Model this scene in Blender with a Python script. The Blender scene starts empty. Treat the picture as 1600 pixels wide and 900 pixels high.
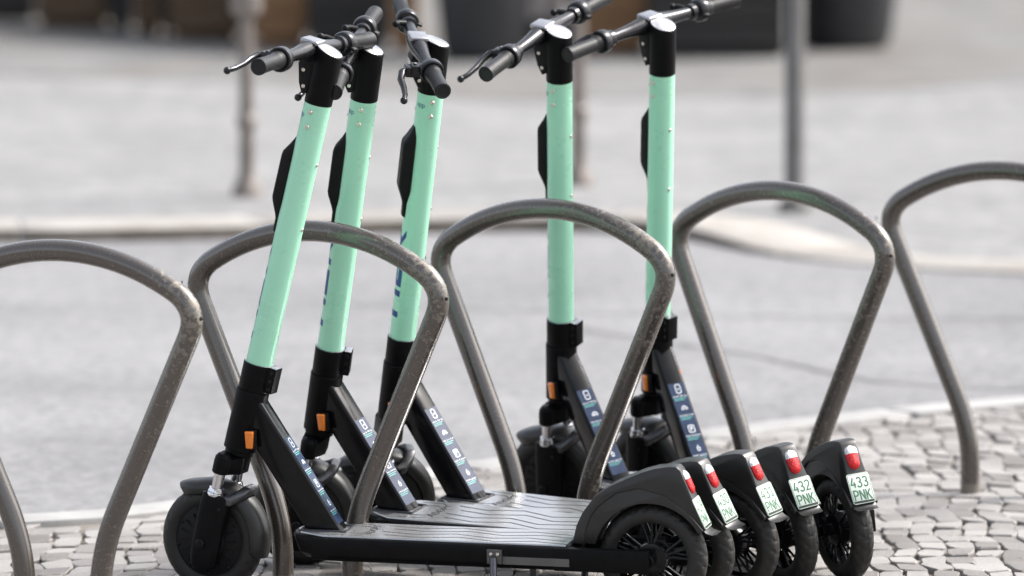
import bpy, bmesh, math, random
from mathutils import Matrix, Vector
random.seed(11)
R = math.radians
C = bpy.context.scene.collection
scene = bpy.context.scene

# ------------------------------------------------------------------ camera, sky, sun, exposure
PITCH, CAM_H, FPX = .1048, 2.1049, 10000.0
cam = bpy.data.cameras.new('Camera')
cam.sensor_width = 36.0
cam.lens = FPX/1600*36
cam.clip_start = .5
cam.clip_end = 900
cam.dof.use_dof = True
cam.dof.focus_distance = 13.75
cam.dof.aperture_fstop = 2.8
cam_o = bpy.data.objects.new('Camera', cam)
C.objects.link(cam_o)
cam_o.location = (0, 0, CAM_H)
cam_o.rotation_euler = (math.pi/2-PITCH, 0, 0)
scene.camera = cam_o

SUN_EL, SUN_AZ = R(48), R(70)          # azimuth measured from +y towards +x: high on the right, a little behind
world = bpy.data.worlds.new('World')
scene.world = world
world.use_nodes = True
wn = world.node_tree
bg = wn.nodes['Background']
sky = wn.nodes.new('ShaderNodeTexSky')
sky.sky_type = 'NISHITA'
sky.sun_disc = False
sky.sun_elevation = SUN_EL
sky.sun_rotation = SUN_AZ
sky.air_density = 1.0
sky.dust_density = 4.0
sky.ozone_density = 1.0
hs = wn.nodes.new('ShaderNodeHueSaturation')
hs.inputs['Saturation'].default_value = .42
wn.links.new(sky.outputs[0], hs.inputs['Color'])
wn.links.new(hs.outputs[0], bg.inputs['Color'])
bg.inputs['Strength'].default_value = .13
sun = bpy.data.lights.new('Sun', 'SUN')
sun.energy = 2.0
sun.angle = R(16)
sun.color = (1, .965, .92)
sun_o = bpy.data.objects.new('Sun', sun)
C.objects.link(sun_o)
sd = Vector((math.sin(SUN_AZ)*math.cos(SUN_EL), math.cos(SUN_AZ)*math.cos(SUN_EL), math.sin(SUN_EL)))
sun_o.rotation_euler = sd.to_track_quat('Z', 'Y').to_euler()
sun_o.location = (6, 30, 30)
vs = scene.view_settings
vs.view_transform = 'Standard'
vs.look = 'None'
vs.gamma = 1
vs.use_curve_mapping = False
vs.exposure = 1.5

# ------------------------------------------------------------------ helpers
def nd(t, kind, **kw):
    n = t.nodes.new(kind)
    for k, v in kw.items():
        if k in n.inputs: n.inputs[k].default_value = v
        else: setattr(n, k, v)
    return n

def mat(name, col, rough=.5, metal=0., var=.0, vscale=30., bump=0., bscale=200., coat=0., spec=.5, rvar=0., coords='Object', detail=6, trans=0.):
    m = bpy.data.materials.new(name)
    m.use_nodes = True
    t = m.node_tree
    b = t.nodes['Principled BSDF']
    b.inputs['Base Color'].default_value = (*col, 1)
    b.inputs['Roughness'].default_value = rough
    b.inputs['Metallic'].default_value = metal
    b.inputs['Specular IOR Level'].default_value = spec
    if coat:
        b.inputs['Coat Weight'].default_value = coat
        b.inputs['Coat Roughness'].default_value = .12
    if trans: b.inputs['Transmission Weight'].default_value = trans
    tc = t.nodes.new('ShaderNodeTexCoord')
    if var or rvar:
        n = nd(t, 'ShaderNodeTexNoise', Scale=vscale, Detail=detail, Roughness=.6)
        t.links.new(tc.outputs[coords], n.inputs['Vector'])
    if var:
        mr = nd(t, 'ShaderNodeMapRange')
        mr.inputs[1].default_value = .3; mr.inputs[2].default_value = .7
        mr.inputs[3].default_value = 1-var; mr.inputs[4].default_value = 1+var
        t.links.new(n.outputs['Fac'], mr.inputs[0])
        mx = nd(t, 'ShaderNodeVectorMath', operation='SCALE')
        mx.inputs[0].default_value = col
        t.links.new(mr.outputs[0], mx.inputs['Scale'])
        t.links.new(mx.outputs[0], b.inputs['Base Color'])
    if rvar:
        mr = nd(t, 'ShaderNodeMapRange')
        mr.inputs[1].default_value = .3; mr.inputs[2].default_value = .7
        mr.inputs[3].default_value = max(.02, rough-rvar); mr.inputs[4].default_value = min(1, rough+rvar)
        t.links.new(n.outputs['Fac'], mr.inputs[0])
        t.links.new(mr.outputs[0], b.inputs['Roughness'])
    if bump:
        n2 = nd(t, 'ShaderNodeTexNoise', Scale=bscale, Detail=4)
        t.links.new(tc.outputs[coords], n2.inputs['Vector'])
        bp = nd(t, 'ShaderNodeBump', Strength=bump, Distance=.002)
        t.links.new(n2.outputs['Fac'], bp.inputs['Height'])
        t.links.new(bp.outputs[0], b.inputs['Normal'])
    return m

M = {}
M['mint'] = mat('mint_paint', (.345, .70, .50), .30, var=.018, vscale=16, coat=.3, rvar=.06)
M['black'] = mat('black_paint', (.0045, .0045, .005), .42, var=.25, vscale=40, spec=.09, rvar=.08)
M['gloss'] = mat('gloss_black', (.005, .005, .006), .17, var=.2, vscale=25, spec=.22, rvar=.05)
M['plastic'] = mat('black_plastic', (.009, .009, .0095), .42, var=.2, vscale=60, bump=.10, bscale=900, spec=.13, rvar=.08)
M['fender'] = mat('fender_plastic', (.018, .0175, .017), .34, var=.30, vscale=14, bump=.08, bscale=1200, rvar=.05, spec=.40)
M['rubber'] = mat('tyre_rubber', (.013, .012, .011), .55, var=.35, vscale=35, bump=.15, bscale=700, rvar=.1, spec=.38)
M['grip'] = mat('grip_rubber', (.011, .011, .012), .42, var=.2, vscale=50, bump=.25, bscale=1500, spec=.28)
M['mat'] = mat('deck_mat_rubber', (.36, .36, .365), .24, .65, var=.07, vscale=35, rvar=.03)
M['cap'] = mat('satin_cap', (.34, .34, .355), .27, .85, var=.06, vscale=60, rvar=.04)  # pale metal on black tops, standing in for their bright sky reflection
M['bar'] = mat('satin_black_alloy', (.020, .020, .023), .28, .5, var=.1, vscale=60, rvar=.06)
M['groove'] = mat('groove_black', (.006, .006, .006), .8)
M['rib'] = mat('mat_groove', (.016, .016, .017), .6)
M['chrome'] = mat('chrome', (.62, .62, .64), .16, 1., rvar=.05, vscale=80)
M['alu'] = mat('dark_alloy', (.10, .10, .105), .32, .8, var=.2, vscale=50, rvar=.08)
M['steel'] = mat('screw_steel', (.66, .62, .55), .28, 1.)
M['amber'] = mat('amber_lens', (.75, .19, .008), .22, coat=.6, bump=.5, bscale=420)
M['red'] = mat('red_lens', (.44, .003, .005), .2, var=.45, vscale=240, coat=.2, bump=.9, bscale=330, spec=.3)
M['clear'] = mat('clear_lens', (.50, .50, .50), .16, .5, var=.45, vscale=260, coat=.8, bump=1., bscale=300)
M['plate'] = mat('plate_white', (.50, .56, .50), .5, var=.08, vscale=60, spec=.25)
M['plate_green'] = mat('plate_green', (.025, .105, .05), .45)
M['blue'] = mat('letter_blue', (.004, .055, .20), .4)
M['sticker'] = mat('sticker_navy', (.026, .040, .078), .12, var=.3, vscale=25, coat=.0, rvar=.04, spec=.25)
M['ink'] = mat('sticker_white', (.72, .74, .76), .4)
M['teal'] = mat('sticker_teal', (.10, .42, .36), .4)
M['reflect'] = mat('reflector_strip', (.085, .082, .078), .5, var=.15)
M['weld'] = mat('weld_bead', (.05, .05, .055), .35, .6, bump=.6, bscale=300)

class MB:
    """collects geometry, then links it as one mesh object"""
    def __init__(s): s.v = []; s.f = []; s.m = []
    def add(s, verts, faces, m=0):
        o = len(s.v)
        s.v += [tuple(x) for x in verts]
        for f in faces: s.f.append([i+o for i in f]); s.m.append(m)
        return s
    def box(s, x0, x1, y0, y1, z0, z1, m=0, M4=None):
        v = [Vector((x, y, z)) for x in (x0, x1) for y in (y0, y1) for z in (z0, z1)]
        if M4: v = [M4 @ p for p in v]
        return s.add(v, [(0,1,3,2), (4,6,7,5), (0,4,5,1), (2,3,7,6), (0,2,6,4), (1,5,7,3)], m)
    def rings(s, rr, m=0, closed=True, cap0=True, cap1=True):
        n = len(rr[0]); v = [p for r in rr for p in r]; f = []
        for i in range(len(rr)-1):
            for j in range(n if closed else n-1):
                k = (j+1) % n
                f.append((i*n+j, i*n+k, (i+1)*n+k, (i+1)*n+j))
        if cap0: f.append(tuple(range(n))[::-1])
        if cap1: f.append(tuple((len(rr)-1)*n+j for j in range(n)))
        return s.add(v, f, m)
    def lathe(s, prof, n=32, M4=None, m=0, caps=(False, False)):
        rr = []
        for r, h in prof:
            q = [Vector((r*math.cos(2*math.pi*j/n), r*math.sin(2*math.pi*j/n), h)) for j in range(n)]
            rr.append([M4 @ p for p in q] if M4 else q)
        return s.rings(rr, m, True, *caps)
    def cyl(s, r, h0, h1, n=28, M4=None, m=0, c=.0012):
        c = min(c, r*.4, abs(h1-h0)*.4)
        return s.lathe([(r-c, h0), (r, h0+c), (r, h1-c), (r-c, h1)], n, M4, m, (True, True))
    def tube(s, path, rad, n=16, m=0, caps=True, flat=1.0):
        path = [Vector(p) for p in path]
        if not hasattr(rad, '__len__'): rad = [rad]*len(path)
        up = None; rr = []
        for i, p in enumerate(path):
            t = (path[min(i+1, len(path)-1)]-path[max(i-1, 0)]).normalized()
            if up is None:
                up = Vector((0, 0, 1)) if abs(t.z) < .9 else Vector((0, 1, 0))
            a = (up-t*up.dot(t)).normalized(); b = t.cross(a); up = a
            rr.append([p+(a*math.cos(2*math.pi*j/n)*flat+b*math.sin(2*math.pi*j/n))*rad[i] for j in range(n)])
        return s.rings(rr, m, True, caps, caps)
    def prism(s, poly, hw, m=0, yc=0.):
        """polygon in xz, extruded in y; hw may be a list (half width per vertex)"""
        n = len(poly)
        if not hasattr(hw, '__len__'): hw = [hw]*n
        v = [(x, yc+w, z) for (x, z), w in zip(poly, hw)]+[(x, yc-w, z) for (x, z), w in zip(poly, hw)]
        f = [tuple(range(n)), tuple(range(2*n-1, n-1, -1))]
        f += [(i, n+i, n+(i+1) % n, (i+1) % n) for i in range(n)]
        return s.add(v, f, m)
    def build(s, name, mats, parent=None, bevel=0, seg=2, angle=32, tri=False, M4=None):
        me = bpy.data.meshes.new(name)
        me.from_pydata(s.v, [], s.f)
        for k in (mats if isinstance(mats, (list, tuple)) else [mats]): me.materials.append(M[k])
        me.polygons.foreach_set('material_index', s.m)
        bm = bmesh.new(); bm.from_mesh(me)
        bmesh.ops.recalc_face_normals(bm, faces=bm.faces)
        if bevel:
            es = [e for e in bm.edges if len(e.link_faces) == 2 and e.calc_face_angle(0) > R(28)]
            bmesh.ops.bevel(bm, geom=es, offset=bevel, segments=seg, affect='EDGES', clamp_overlap=True, profile=.5)
        bm.to_mesh(me); bm.free()
        me.polygons.foreach_set('use_smooth', [True]*len(me.polygons))
        me.set_sharp_from_angle(angle=R(angle))
        o = bpy.data.objects.new(name, me)
        C.objects.link(o)
        if parent: o.parent = parent
        if M4: o.matrix_basis = M4
        return o

def tag(o, label=None, cat=None, group=None, kind=None):
    for k, v in (('label', label), ('category', cat), ('group', group), ('kind', kind)):
        if v: o[k] = v
    return o

def T(x, y, z): return Matrix.Translation((x, y, z))
def frame(o, x, y, z):
    m = Matrix((x, y, z)).transposed().to_4x4(); m.translation = o
    return m

def text_geo(txt, size):
    cu = bpy.data.curves.new('t', 'FONT'); cu.body = txt; cu.size = size; cu.resolution_u = 3
    o = bpy.data.objects.new('t', cu); C.objects.link(o)
    bpy.context.view_layer.update()
    me = o.to_mesh()
    v = [tuple(p.co) for p in me.vertices]; f = [tuple(p.vertices) for p in me.polygons]
    o.to_mesh_clear(); bpy.data.objects.remove(o); bpy.data.curves.remove(cu)
    return v, f

def ribbon(mb, pts, w, fn, m=0):
    """flat mitred stroke along 2d pts, mapped by fn(a, b) -> 3d"""
    P = [Vector(p) for p in pts]; L = []; Rr = []
    for i, p in enumerate(P):
        d0 = (p-P[i-1]).normalized() if i else (P[1]-p).normalized()
        d1 = (P[i+1]-p).normalized() if i < len(P)-1 else d0
        t = (d0+d1).normalized(); n = Vector((-t.y, t.x))
        k = w/2/max(.5, n.dot(Vector((-d0.y, d0.x))))
        L.append(fn(*(p+n*k))); Rr.append(fn(*(p-n*k)))
    k = len(P)
    mb.add(L+Rr, [(i, k+i, k+i+1, i+1) for i in range(k-1)], m)

def arc(cx, cy, rx, ry, a0, a1, n=9):
    return [(cx+rx*math.cos(R(a0+(a1-a0)*i/n)), cy+ry*math.sin(R(a0+(a1-a0)*i/n))) for i in range(n+1)]
GL = {  # strokes in a box 0.62 wide and 1 high
 '0': [arc(.31, .72, .25, .25, 0, 180)+arc(.31, .28, .25, .25, 180, 360)+[(.56, .5), (.56, .72)]],
 '1': [[(.10, .74), (.36, .97), (.36, .0)], [(.12, .03), (.33, .03)], [(.39, .03), (.58, .03)]],
 '2': [arc(.31, .71, .24, .25, 165, -20)+[(.06, .03), (.58, .03)]],
 '3': [arc(.29, .73, .22, .23, 160, -85)+[(.24, .5)], arc(.29, .26, .26, .245, 80, -160)],
 '4': [[(.36, .98), (.06, .30), (.60, .30)], [(.45, .55), (.45, .34)], [(.45, .26), (.45, .0)]],
 '9': [arc(.31, .70, .24, .27, 360, 0, 14), [(.55, .66), (.50, .25), (.38, .05), (.22, .02), (.10, .08)]],
 'P': [[(.08, 0), (.08, .97), (.32, .97)]+arc(.33, .72, .23, .25, 80, -90)+[(.12, .47)]],
 'N': [[(.06, 0), (.06, 1)], [(.06, .98), (.56, .02)], [(.56, 0), (.56, 1)]],
 'K': [[(.08, 0), (.08, 1)], [(.56, 1), (.13, .44)], [(.26, .55), (.58, 0)]],
}

# ------------------------------------------------------------------ scooter, local frame: x forward, y left, z up, origin under the rear axle
E = Vector((.9183, 0, .3178)); CT = Vector((.6905, 0, 1.1881))
K = (CT-E).normalized(); LEFT = Vector((0, 1, 0)); FWD = LEFT.cross(K)
WT = (CT-E).length
STEM = frame(E, FWD, LEFT, K)
RW, RA = .118, .115
def uvw(u, v, w): return Vector((u, v, w))
AX = STEM.inverted() @ Vector((.987, 0, RA))       # front axle in stem coordinates

steered = []
def tyre(parent):
    n, P = 216, []
    prof = []
    for i in range(25):                            # section from left bead over the tread to the right bead
        a = R(-125+250*i/24)
        prof.append((.0255*math.sin(a), RW-.025+.025*math.cos(a)))
    rr = []
    for j in range(n):
        th = 2*math.pi*j/n; ring = []
        for y, r in prof:
            if r > RW-.016:
                ph = (th*26/(2*math.pi)+abs(y)*44) % 1
                ph2 = (th*13/(2*math.pi)-abs(y)*20) % 1
                if ph < .20 and abs(y) > .004: r -= .0030
                if abs(y) < .0022: r -= .0016
                if ph2 < .08 and abs(y) > .014: r -= .0020
            ring.append((r*math.cos(th), y, r*math.sin(th)))
        rr.append(ring)
    mb = MB(); q = [p for r in rr for p in r]; k = len(prof)
    mb.add(q, [(i*k+j, i*k+j+1, ((i+1) % n)*k+j+1, ((i+1) % n)*k+j) for i in range(n) for j in range(k-1)])
    return mb.build('tyre', 'rubber', parent, angle=40)

RX = Matrix.Rotation(R(-90), 4, 'X')               # lathe axis z -> y
def make_scooter():
    root = bpy.data.objects.new('electric_scooter', None)
    root.empty_display_size = .1
    C.objects.link(root)
    # ---- deck
    half = [(.165, .078), (.722, .078), (.783, .047), (.796, .018)]
    def outline(ins, dz=0):
        pts = []
        for x, y in half: pts.append((x-(ins*.8 if x > .7 else -ins), y-ins))
        return pts+[(x, -y) for x, y in pts[::-1]]
    mb = MB()
    lv = [(.020, .092), (.010, .093), (.003, .101), (.0, .106), (.0, .136), (.002, .142), (.007, .1455)]
    rr = []
    for ins, z in lv:
        sh = (.136-z)*.35                          # nose leans in towards the bottom
        rr.append([Vector((x-(sh if x > .74 else 0), y, z)) for x, y in outline(ins)])
    mb.rings(rr)
    for sy in (1, -1):                             # frame rails beside the rear wheel
        y0, y1 = sorted((sy*.058, sy*.0785))
        mb.box(-.006, .20, y0, y1, .094, .1435)
        mb.box(.70, .74, *sorted((sy*.040, sy*.0772)), .097, .1435)
    deck = mb.build('deck', 'black', root, bevel=.003)
    mb = MB()
    mo = outline(.010)
    mo = [(x, y) for x, y in mo]
    mb.rings([[Vector((x, y, .1457)) for x, y in mo], [Vector((x*.999, y*.985, .1485)) for x, y in mo]])
    gz = .1488
    zig = [(.600, 0), (.520, .014), (.435, -.004), (.350, .022), (.270, .006), (.185, .024)]
    for y0, sx in ((-.050, .0), (-.021, .02), (.008, .0), (.037, .015)):
        ribbon(mb, [(x-sx, y0+dy) for x, dy in zig if y0+dy < .066], .0036, lambda a, b: Vector((a, b, gz)), 1)
    for y0 in (-.055, -.035, .035, .055):
        ribbon(mb, [(.70, y0), (.645, y0), (.630, y0-.010*(1 if y0 > 0 else -1))], .0026, lambda a, b: Vector((a, b, gz)), 1)
    tv, tf = text_geo('ADOPT', .026)
    mb.add([(.614+b, .040-a, gz+.0001) for a, b, _ in tv], tf, 1)
    mb.build('foot_mat', ['mat', 'rib'], deck)
    mb = MB(); mb.box(.165, .312, .0786, .0796, .104, .121); mb.build('side_reflector', 'reflect', deck, bevel=.0004, seg=1)
    # ---- down tube
    mb = MB()
    mb.prism([(.686, .147), (.765, .147), (.901, .364), (.893, .432), (.8645, .432)], .0255)
    dt = mb.build('down_tube', 'gloss', root, bevel=.0065, seg=3)
    mb = MB()                                      # weld bead round its foot
    ring = []
    for sx, sy, a0 in ((.681, -.027, 180), (.770, -.027, 270), (.770, .027, 0), (.681, .027, 90)):
        for q in range(5):
            a = R(a0+90*q/4); ring.append((sx+.006*math.cos(a)*(1 if sx > .7 else 1), sy+.004*math.sin(a), .1485))
    ring.append(ring[0])
    mb.tube(ring, .0042, 8)
    for j in range(20):                            # bead ripples round the head joint
        a = R(150+60*j/19)
    mb.build('weld', 'weld', dt)
    # sticker on the rear face
    A = Vector((.686, 0, .147)); B = Vector((.8645, 0, .432)); d = (B-A).normalized(); nrm = Vector((-d.z, 0, d.x))
    Lf = (B-A).length
    fn = lambda h: (lambda a, b: A+d*b+Vector((0, -a, 0))+nrm*(h))   # a: to the right seen from behind
    mb = MB(); f0 = fn(.0006)
    mb.add([f0(-.0195, .018), f0(.0195, .018), f0(.0195, .70*Lf), f0(-.0195, .70*Lf)], [(0, 1, 2, 3)], 0)
    f1 = fn(.0009)
    w = .0019
    def icon(c, strokes, s=.0125):
        for st in strokes: ribbon(mb, [(.002+(x-.5)*s, c+(y-.5)*s*1.25) for x, y in st], w*.9, f1, 1)
    sq = [(.12, .02), (.88, .02), (.98, .12), (.98, .88), (.88, .98), (.12, .98), (.02, .88), (.02, .12), (.12, .02)]
    ph = [(.28, .0), (.72, .0), (.85, .1), (.85, .9), (.72, 1.0), (.28, 1.0), (.15, .9), (.15, .1), (.28, .0)]
    icon(.655*Lf, [ph], .017); icon(.655*Lf, [[(.40, .5), (.60, .5)], [(.50, .35), (.50, .46)]], .017)
    icon(.505*Lf, [arc(.5, .35, .48, .5, 0, 180), arc(.5, .30, .24, .30, 0, 180)], .015)
    icon(.350*Lf, [sq, [(.38, .2), (.38, .78), (.62, .74), (.64, .55), (.42, .47)]], .0145)
    icon(.205*Lf, [[(.3, .0), (.8, .0), (.9, .5), (.55, .55), (.6, 1), (.3, .5), (.3, .0)]], .011)
    for c, t1, t2 in ((.595, 'lade die TIER App', .9), (.450, 'halte dich an die', .8), (.295, 'beim Parken', .8), (.145, 'einfach geparkt', .9)):
        tv, tf = text_geo(t1, .0052)
        x1 = max(p[0] for p in tv)
        mb.add([f1((a-x1/2)*.036/x1+.001, c*Lf+b*1.1) for a, b, _ in tv], tf, 1)
        for k_ in range(2):
            ribbon(mb, [(-.016, c*Lf-.0035-.0042*k_), (.010+.006*t2-.006*k_, c*Lf-.0035-.0042*k_)], .0014, f1, 2)
    mb.build('info_sticker', ['sticker', 'ink', 'teal'], dt)
    # ---- head tube, indicators
    mb = MB()
    mb.lathe([(.0335, -.001), (.036, .001), (.036, .1335), (.0345, .135), (.031, .1352)], 40, STEM, 0, (True, True))
    mb.build('head_tube', 'black', root)
    for sy in (1, -1):
        mb = MB(); mb.box(.868, .894, *sorted((sy*.030, sy*.041)), .325, .366)
        ts = mb.build('turn_signal', 'plastic', root, bevel=.003)
        mb = MB()
        mb.rings([[Vector((.882+x*s_, sy*yy, .346+z*s_)) for x, z in ((-.010, .019), (.010, .019), (.008, -.019), (-.007, -.019))]
                  for s_, yy in ((1, .0405), (1, .0455), (.86, .048))])
        mb.build('lens', 'amber', ts, bevel=.0016)
    # ---- rear fender
    outer = [(.171, .144), (.160, .185), (.146, .214), (.117, .251), (.084, .273), (.048, .290), (.018, .303), (-.011, .312), (-.040, .3165), (-.058, .3165), (-.0665, .3085)]
    hwo = [.034, .0345, .0345, .034, .033, .032, .029, .0255, .022, .0205, .020]
    rear = [(-.083, .270), (-.101, .230), (-.1225, .184)]
    crease = [(-.117, .181), (-.080, .225), (-.034, .257), (.021, .270), (.070, .258), (.110, .228), (.127, .205), (.140, .170), (.143, .144)]
    hwc = [.027, .034, .037, .038, .038, .0375, .037, .0365, .036]
    mb = MB(); mb.prism(outer+rear+crease, hwo+[.0215, .0265, .0275]+hwc)
    fen = mb.build('rear_fender', 'fender', root, bevel=.0035, seg=3, angle=40)
    r0 = [(.123*math.cos(R(a)), RA+.123*math.sin(R(a))) for a in range(14, 152, 8)]
    cr = [(x, z) for x, z in crease]
    mb = MB(); mb.prism(r0+[(-.112, .178)]+[(x+.001*(x > 0), z+.003) for x, z in cr], .0345)
    mb.build('fender_skirt', 'fender', fen, bevel=.0015, seg=2, angle=40)
    # tail flap with its curled lip
    rd = Vector((-.0291, 0, -.0648)).normalized(); rn = Vector((rd.z, 0, -rd.x))   # down the rear face, outward
    if rn.x > 0: rn = -rn
    Lp = Vector((-.0751, 0, .2795)); Pc = Vector((-.1042, 0, .2147))
    mb = MB()
    prof = [Pc-rd*.042, Pc+rd*.036, Pc+rd*.044+rn*.004, Pc+rd*.051+rn*.012, Pc+rd*.054+rn*.020]
    hw = [.021, .0275, .0275, .026, .019]
    back = [p-rn*.0035-rd*.001 for p in prof]
    rr = [[p+LEFT*h, p-LEFT*h, q-LEFT*h, q+LEFT*h] for p, q, h in zip([x-rn*.0012 for x in prof], back, hw)]
    mb.rings(rr)
    mb.build('mud_flap', 'fender', fen, bevel=.0012, seg=2, angle=40)
    # tail light: clear cap above a red lens
    mb = MB(); n = 28
    base = Lp+rn*.001
    ns = 10
    for i in range(ns+1): pass
    hs_ = []
    for k_ in range(28):
        a = 2*math.pi*k_/28; hs_.append((.0168*math.copysign(abs(math.cos(a))**.7, math.cos(a)), .0295*math.copysign(abs(math.sin(a))**.8, math.sin(a))))
    hm = MB(); hm.rings([[base+LEFT*a+rd*b+rn*h for a, b in hs_] for h in (-.006, .0022)])
    hm.build('lamp_housing', 'plastic', fen, bevel=.0008)
    secs = []
    for i in range(15):
        s_ = -.0275+.055*i/14
        t_ = abs(s_)/.0275
        hwid = .0154*(1-t_**5)**.5*(1-.10*(s_/.029)) if t_ < 1 else .002
        hh = .0105*max(.12, (1-t_**4))**.5
        secs.append([base+rd*s_+LEFT*(hwid*math.cos(math.pi*k/9))+rn*(hh*math.sin(math.pi*k/9)**.7 if 0 < k < 9 else -.004) for k in range(10)])
    mb.rings(secs[:6], 1, True, True, False); mb.rings(secs[5:], 0, True, False, True)
    mb.build('tail_light', ['red', 'clear'], fen)
    # licence plate blank (characters are added for each scooter)
    # ---- rear wheel
    W = T(0, 0, RA)
    mb = MB()
    mb.lathe([(.098, -.020), (.091, -.0215), (.084, -.019), (.081, -.010), (.081, .010), (.084, .019), (.091, .0215), (.098, .020)], 56, RX)
    mb.lathe([(.022, -.027), (.034, -.024), (.037, -.012), (.037, .012), (.034, .024), (.022, .027)], 40, RX, 0, (True, True))
    mb.cyl(.013, -.054, .054, 20, RX)
    for g in range(5):
        for q in (-13, 0, 13):
            a, a2 = R(g*72+20+q*.75), R(g*72+20+q*1.25)
            for sy in (1, -1):
                mb.tube([(.034*math.cos(a), sy*.017, .034*math.sin(a)), (.083*math.cos(a2), sy*.013, .083*math.sin(a2))], [.0032, .0026], 8)
    rw = mb.build('rear_wheel', 'gloss', root, M4=W)
    tyre(rw)
    # ---- kickstand
    mb = MB()
    mb.box(.312, .344, .0772, .0875, .106, .136)
    mb.tube([(.330, .086, .118), (.328, .094, .100), (.318, .128, .022)], .0078, 14)
    for x in (.320, .335):
        mb.cyl(.0042, .0, .003, 14, T(x, .0872, .127) @ RX, 1)
    mb.cyl(.011, -.004, .006, 16, T(.318, .128, .020), 2)
    mb.build('kickstand', ['alu', 'steel', 'rubber'], root, bevel=.0006, seg=1)
    # ================= parts that turn with the handlebar (stem coordinates u forward, v left, w up)
    def sp(mb, name, mats, **kw):
        o = mb.build(name, mats, root, **kw); o.matrix_basis = STEM.copy(); steered.append(name); return o
    # clamp collar
    mb = MB()
    mb.lathe([(.030, .1352), (.0335, .136), (.0335, .1955), (.0325, .197), (.0293, .1972)], 40, None, 0, (True, True))
    mb.box(-.049, -.026, -.015, .015, .1415, .1968)
    mb.lathe([(.0296, .1974), (.0322, .1974), (.0326, .1969)], 40, None, 2)
    mb.box(-.0485, -.0335, -.0145, .0145, .1970, .1976, 2)
    for w_ in (.150, .168, .186): mb.cyl(.0052, 0, .002, 14, T(-.040, .0148, w_) @ RX, 1)
    sp(mb, 'stem_clamp', ['black', 'gloss', 'cap'], bevel=.0010)
    # mint column with lettering
    mb = MB(); rc = .02925
    mb.lathe([(rc, .190), (rc, .785)], 56, None, 0, (True, True))
    rl = rc+.00035
    def cylmap(s_, t_, r=rl):
        a = R(42-84*t_); return Vector((r*math.cos(a), r*math.sin(a), s_))
    def rect(s0, s1, t0, t1, s0b=None, s1b=None):
        k = 8; v = []
        s0b = s0 if s0b is None else s0b; s1b = s1 if s1b is None else s1b
        for i in range(k+1):
            q = i/k; t_ = t0+(t1-t0)*q
            v += [cylmap(s0+(s0b-s0)*q, t_), cylmap(s1+(s1b-s1)*q, t_)]
        mb.add(v, [(2*i, 2*i+1, 2*i+3, 2*i+2) for i in range(k)], 1)
    rect(.249, .263, 0, .72); rect(.226, .286, .72, 1)
    rect(.2985, .3125, 0, 1)
    rect(.322, .336, 0, 1); rect(.336, .381, 0, .27); rect(.336, .377, .37, .63); rect(.336, .381, .73, 1)
    rect(.394, .408, 0, 1); rect(.408, .440, .73, 1); rect(.440, .454, .50, .93); rect(.408, .440, .36, .6); rect(.442, .458, 0, .36, .418, .434)
    tv, tf = text_geo('app', .0165)
    x1 = max(p[0] for p in tv)
    mb.add([(rl*math.cos(R(60)-(x1-a)/rl), rl*math.sin(R(60)-(x1-a)/rl), .7515+b) for a, b, _ in tv], tf, 1)
    colm = sp(mb, 'steering_column', ['mint', 'blue'], angle=40)
    for a, w_ in ((90, .766), (90, .733), (178, .652), (178, .507), (2, .742)):
        mb = MB()
        x = frame(Vector((rc*math.cos(R(a)), rc*math.sin(R(a)), w_)), Vector((-math.sin(R(a)), math.cos(R(a)), 0)), Vector((0, 0, 1)), Vector((math.cos(R(a)), math.sin(R(a)), 0)))
        k_ = 1 if a == 90 else .72
        mb.lathe([(.0052*k_, -.0015), (.0052*k_, .0012), (.0040*k_, .0030*k_), (.0018*k_, .0032*k_), (.0015*k_, .0015)], 16, x, 0, (True, True))
        mb.build('screw', 'steel', colm)
    # black stem head with its slanted top and the bracket that carries the bar
    mb = MB(); n = 48; rh = .0300; rr = []
    for r_, kind, off in ((rh-.001, 0, 0), (rh, 0, .001), (rh, 1, -.0016), (rh-.0016, 1, 0)):
        rr.append([Vector((r_*math.cos(a), r_*math.sin(a), (.782+off) if kind == 0 else WT+off+.28*r_*math.cos(a))) for a in [2*math.pi*j/n for j in range(n)]])
    mb.rings(rr)
    secs = []
    for u_, hv, w0, w1 in ((.004, .024, -.085, -.004), (.024, .021, -.080, .0005), (.040, .019, -.062, .0015), (.054, .016, -.036, -.001)):
        w0 += WT; w1 += WT
        secs.append([Vector((u_, y, z)) for y, z in ((hv, w0), (hv, w1-.004), (hv-.004, w1), (-hv+.004, w1), (-hv, w1-.004), (-hv, w0))])
    mb.rings(secs)
    sh = sp(mb, 'stem_head', 'black', bevel=.0012, angle=38)
    mb = MB()
    mb.rings([[Vector((r_*math.cos(a), r_*math.sin(a), WT+h_+.28*r_*math.cos(a))) for a in [2*math.pi*j/48 for j in range(48)]] for r_, h_ in ((.0284, .0002), (.0284, .0012), (.0278, .0016))])
    mb.build('cap', 'cap', sh)
    # headlight box below the bar
    mb = MB()
    mb.prism([(.022, WT-.098), (.034, WT-.104), (.046, WT-.082), (.057, WT-.040), (.052, WT-.028), (.022, WT-.028)], .0215)
    hl = sp(mb, 'headlight', ['plastic'], bevel=.003)
    mb = MB(); mb.prism([(.0465, WT-.078), (.0475, WT-.079), (.0575, WT-.043), (.0560, WT-.043)], .016); mb.build('lens', 'clear', hl, bevel=.001)
    for w_, u_ in ((-.086, .033), (-.052, .041)):
        for sy in (1, -1):
            mb = MB(); mb.cyl(.0042, -.001, .0025, 14, T(u_, sy*.0213, WT+w_) @ Matrix.Rotation(R(-90*sy), 4, 'X')); mb.build('screw', 'steel', hl)
    # handlebar
    def bar(v):                                    # centre line of the bar
        a = abs(v); k_ = min(1, a/.273)
        return Vector((.042-.010*k_**1.6, v, WT-.009-.006*k_))
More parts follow.
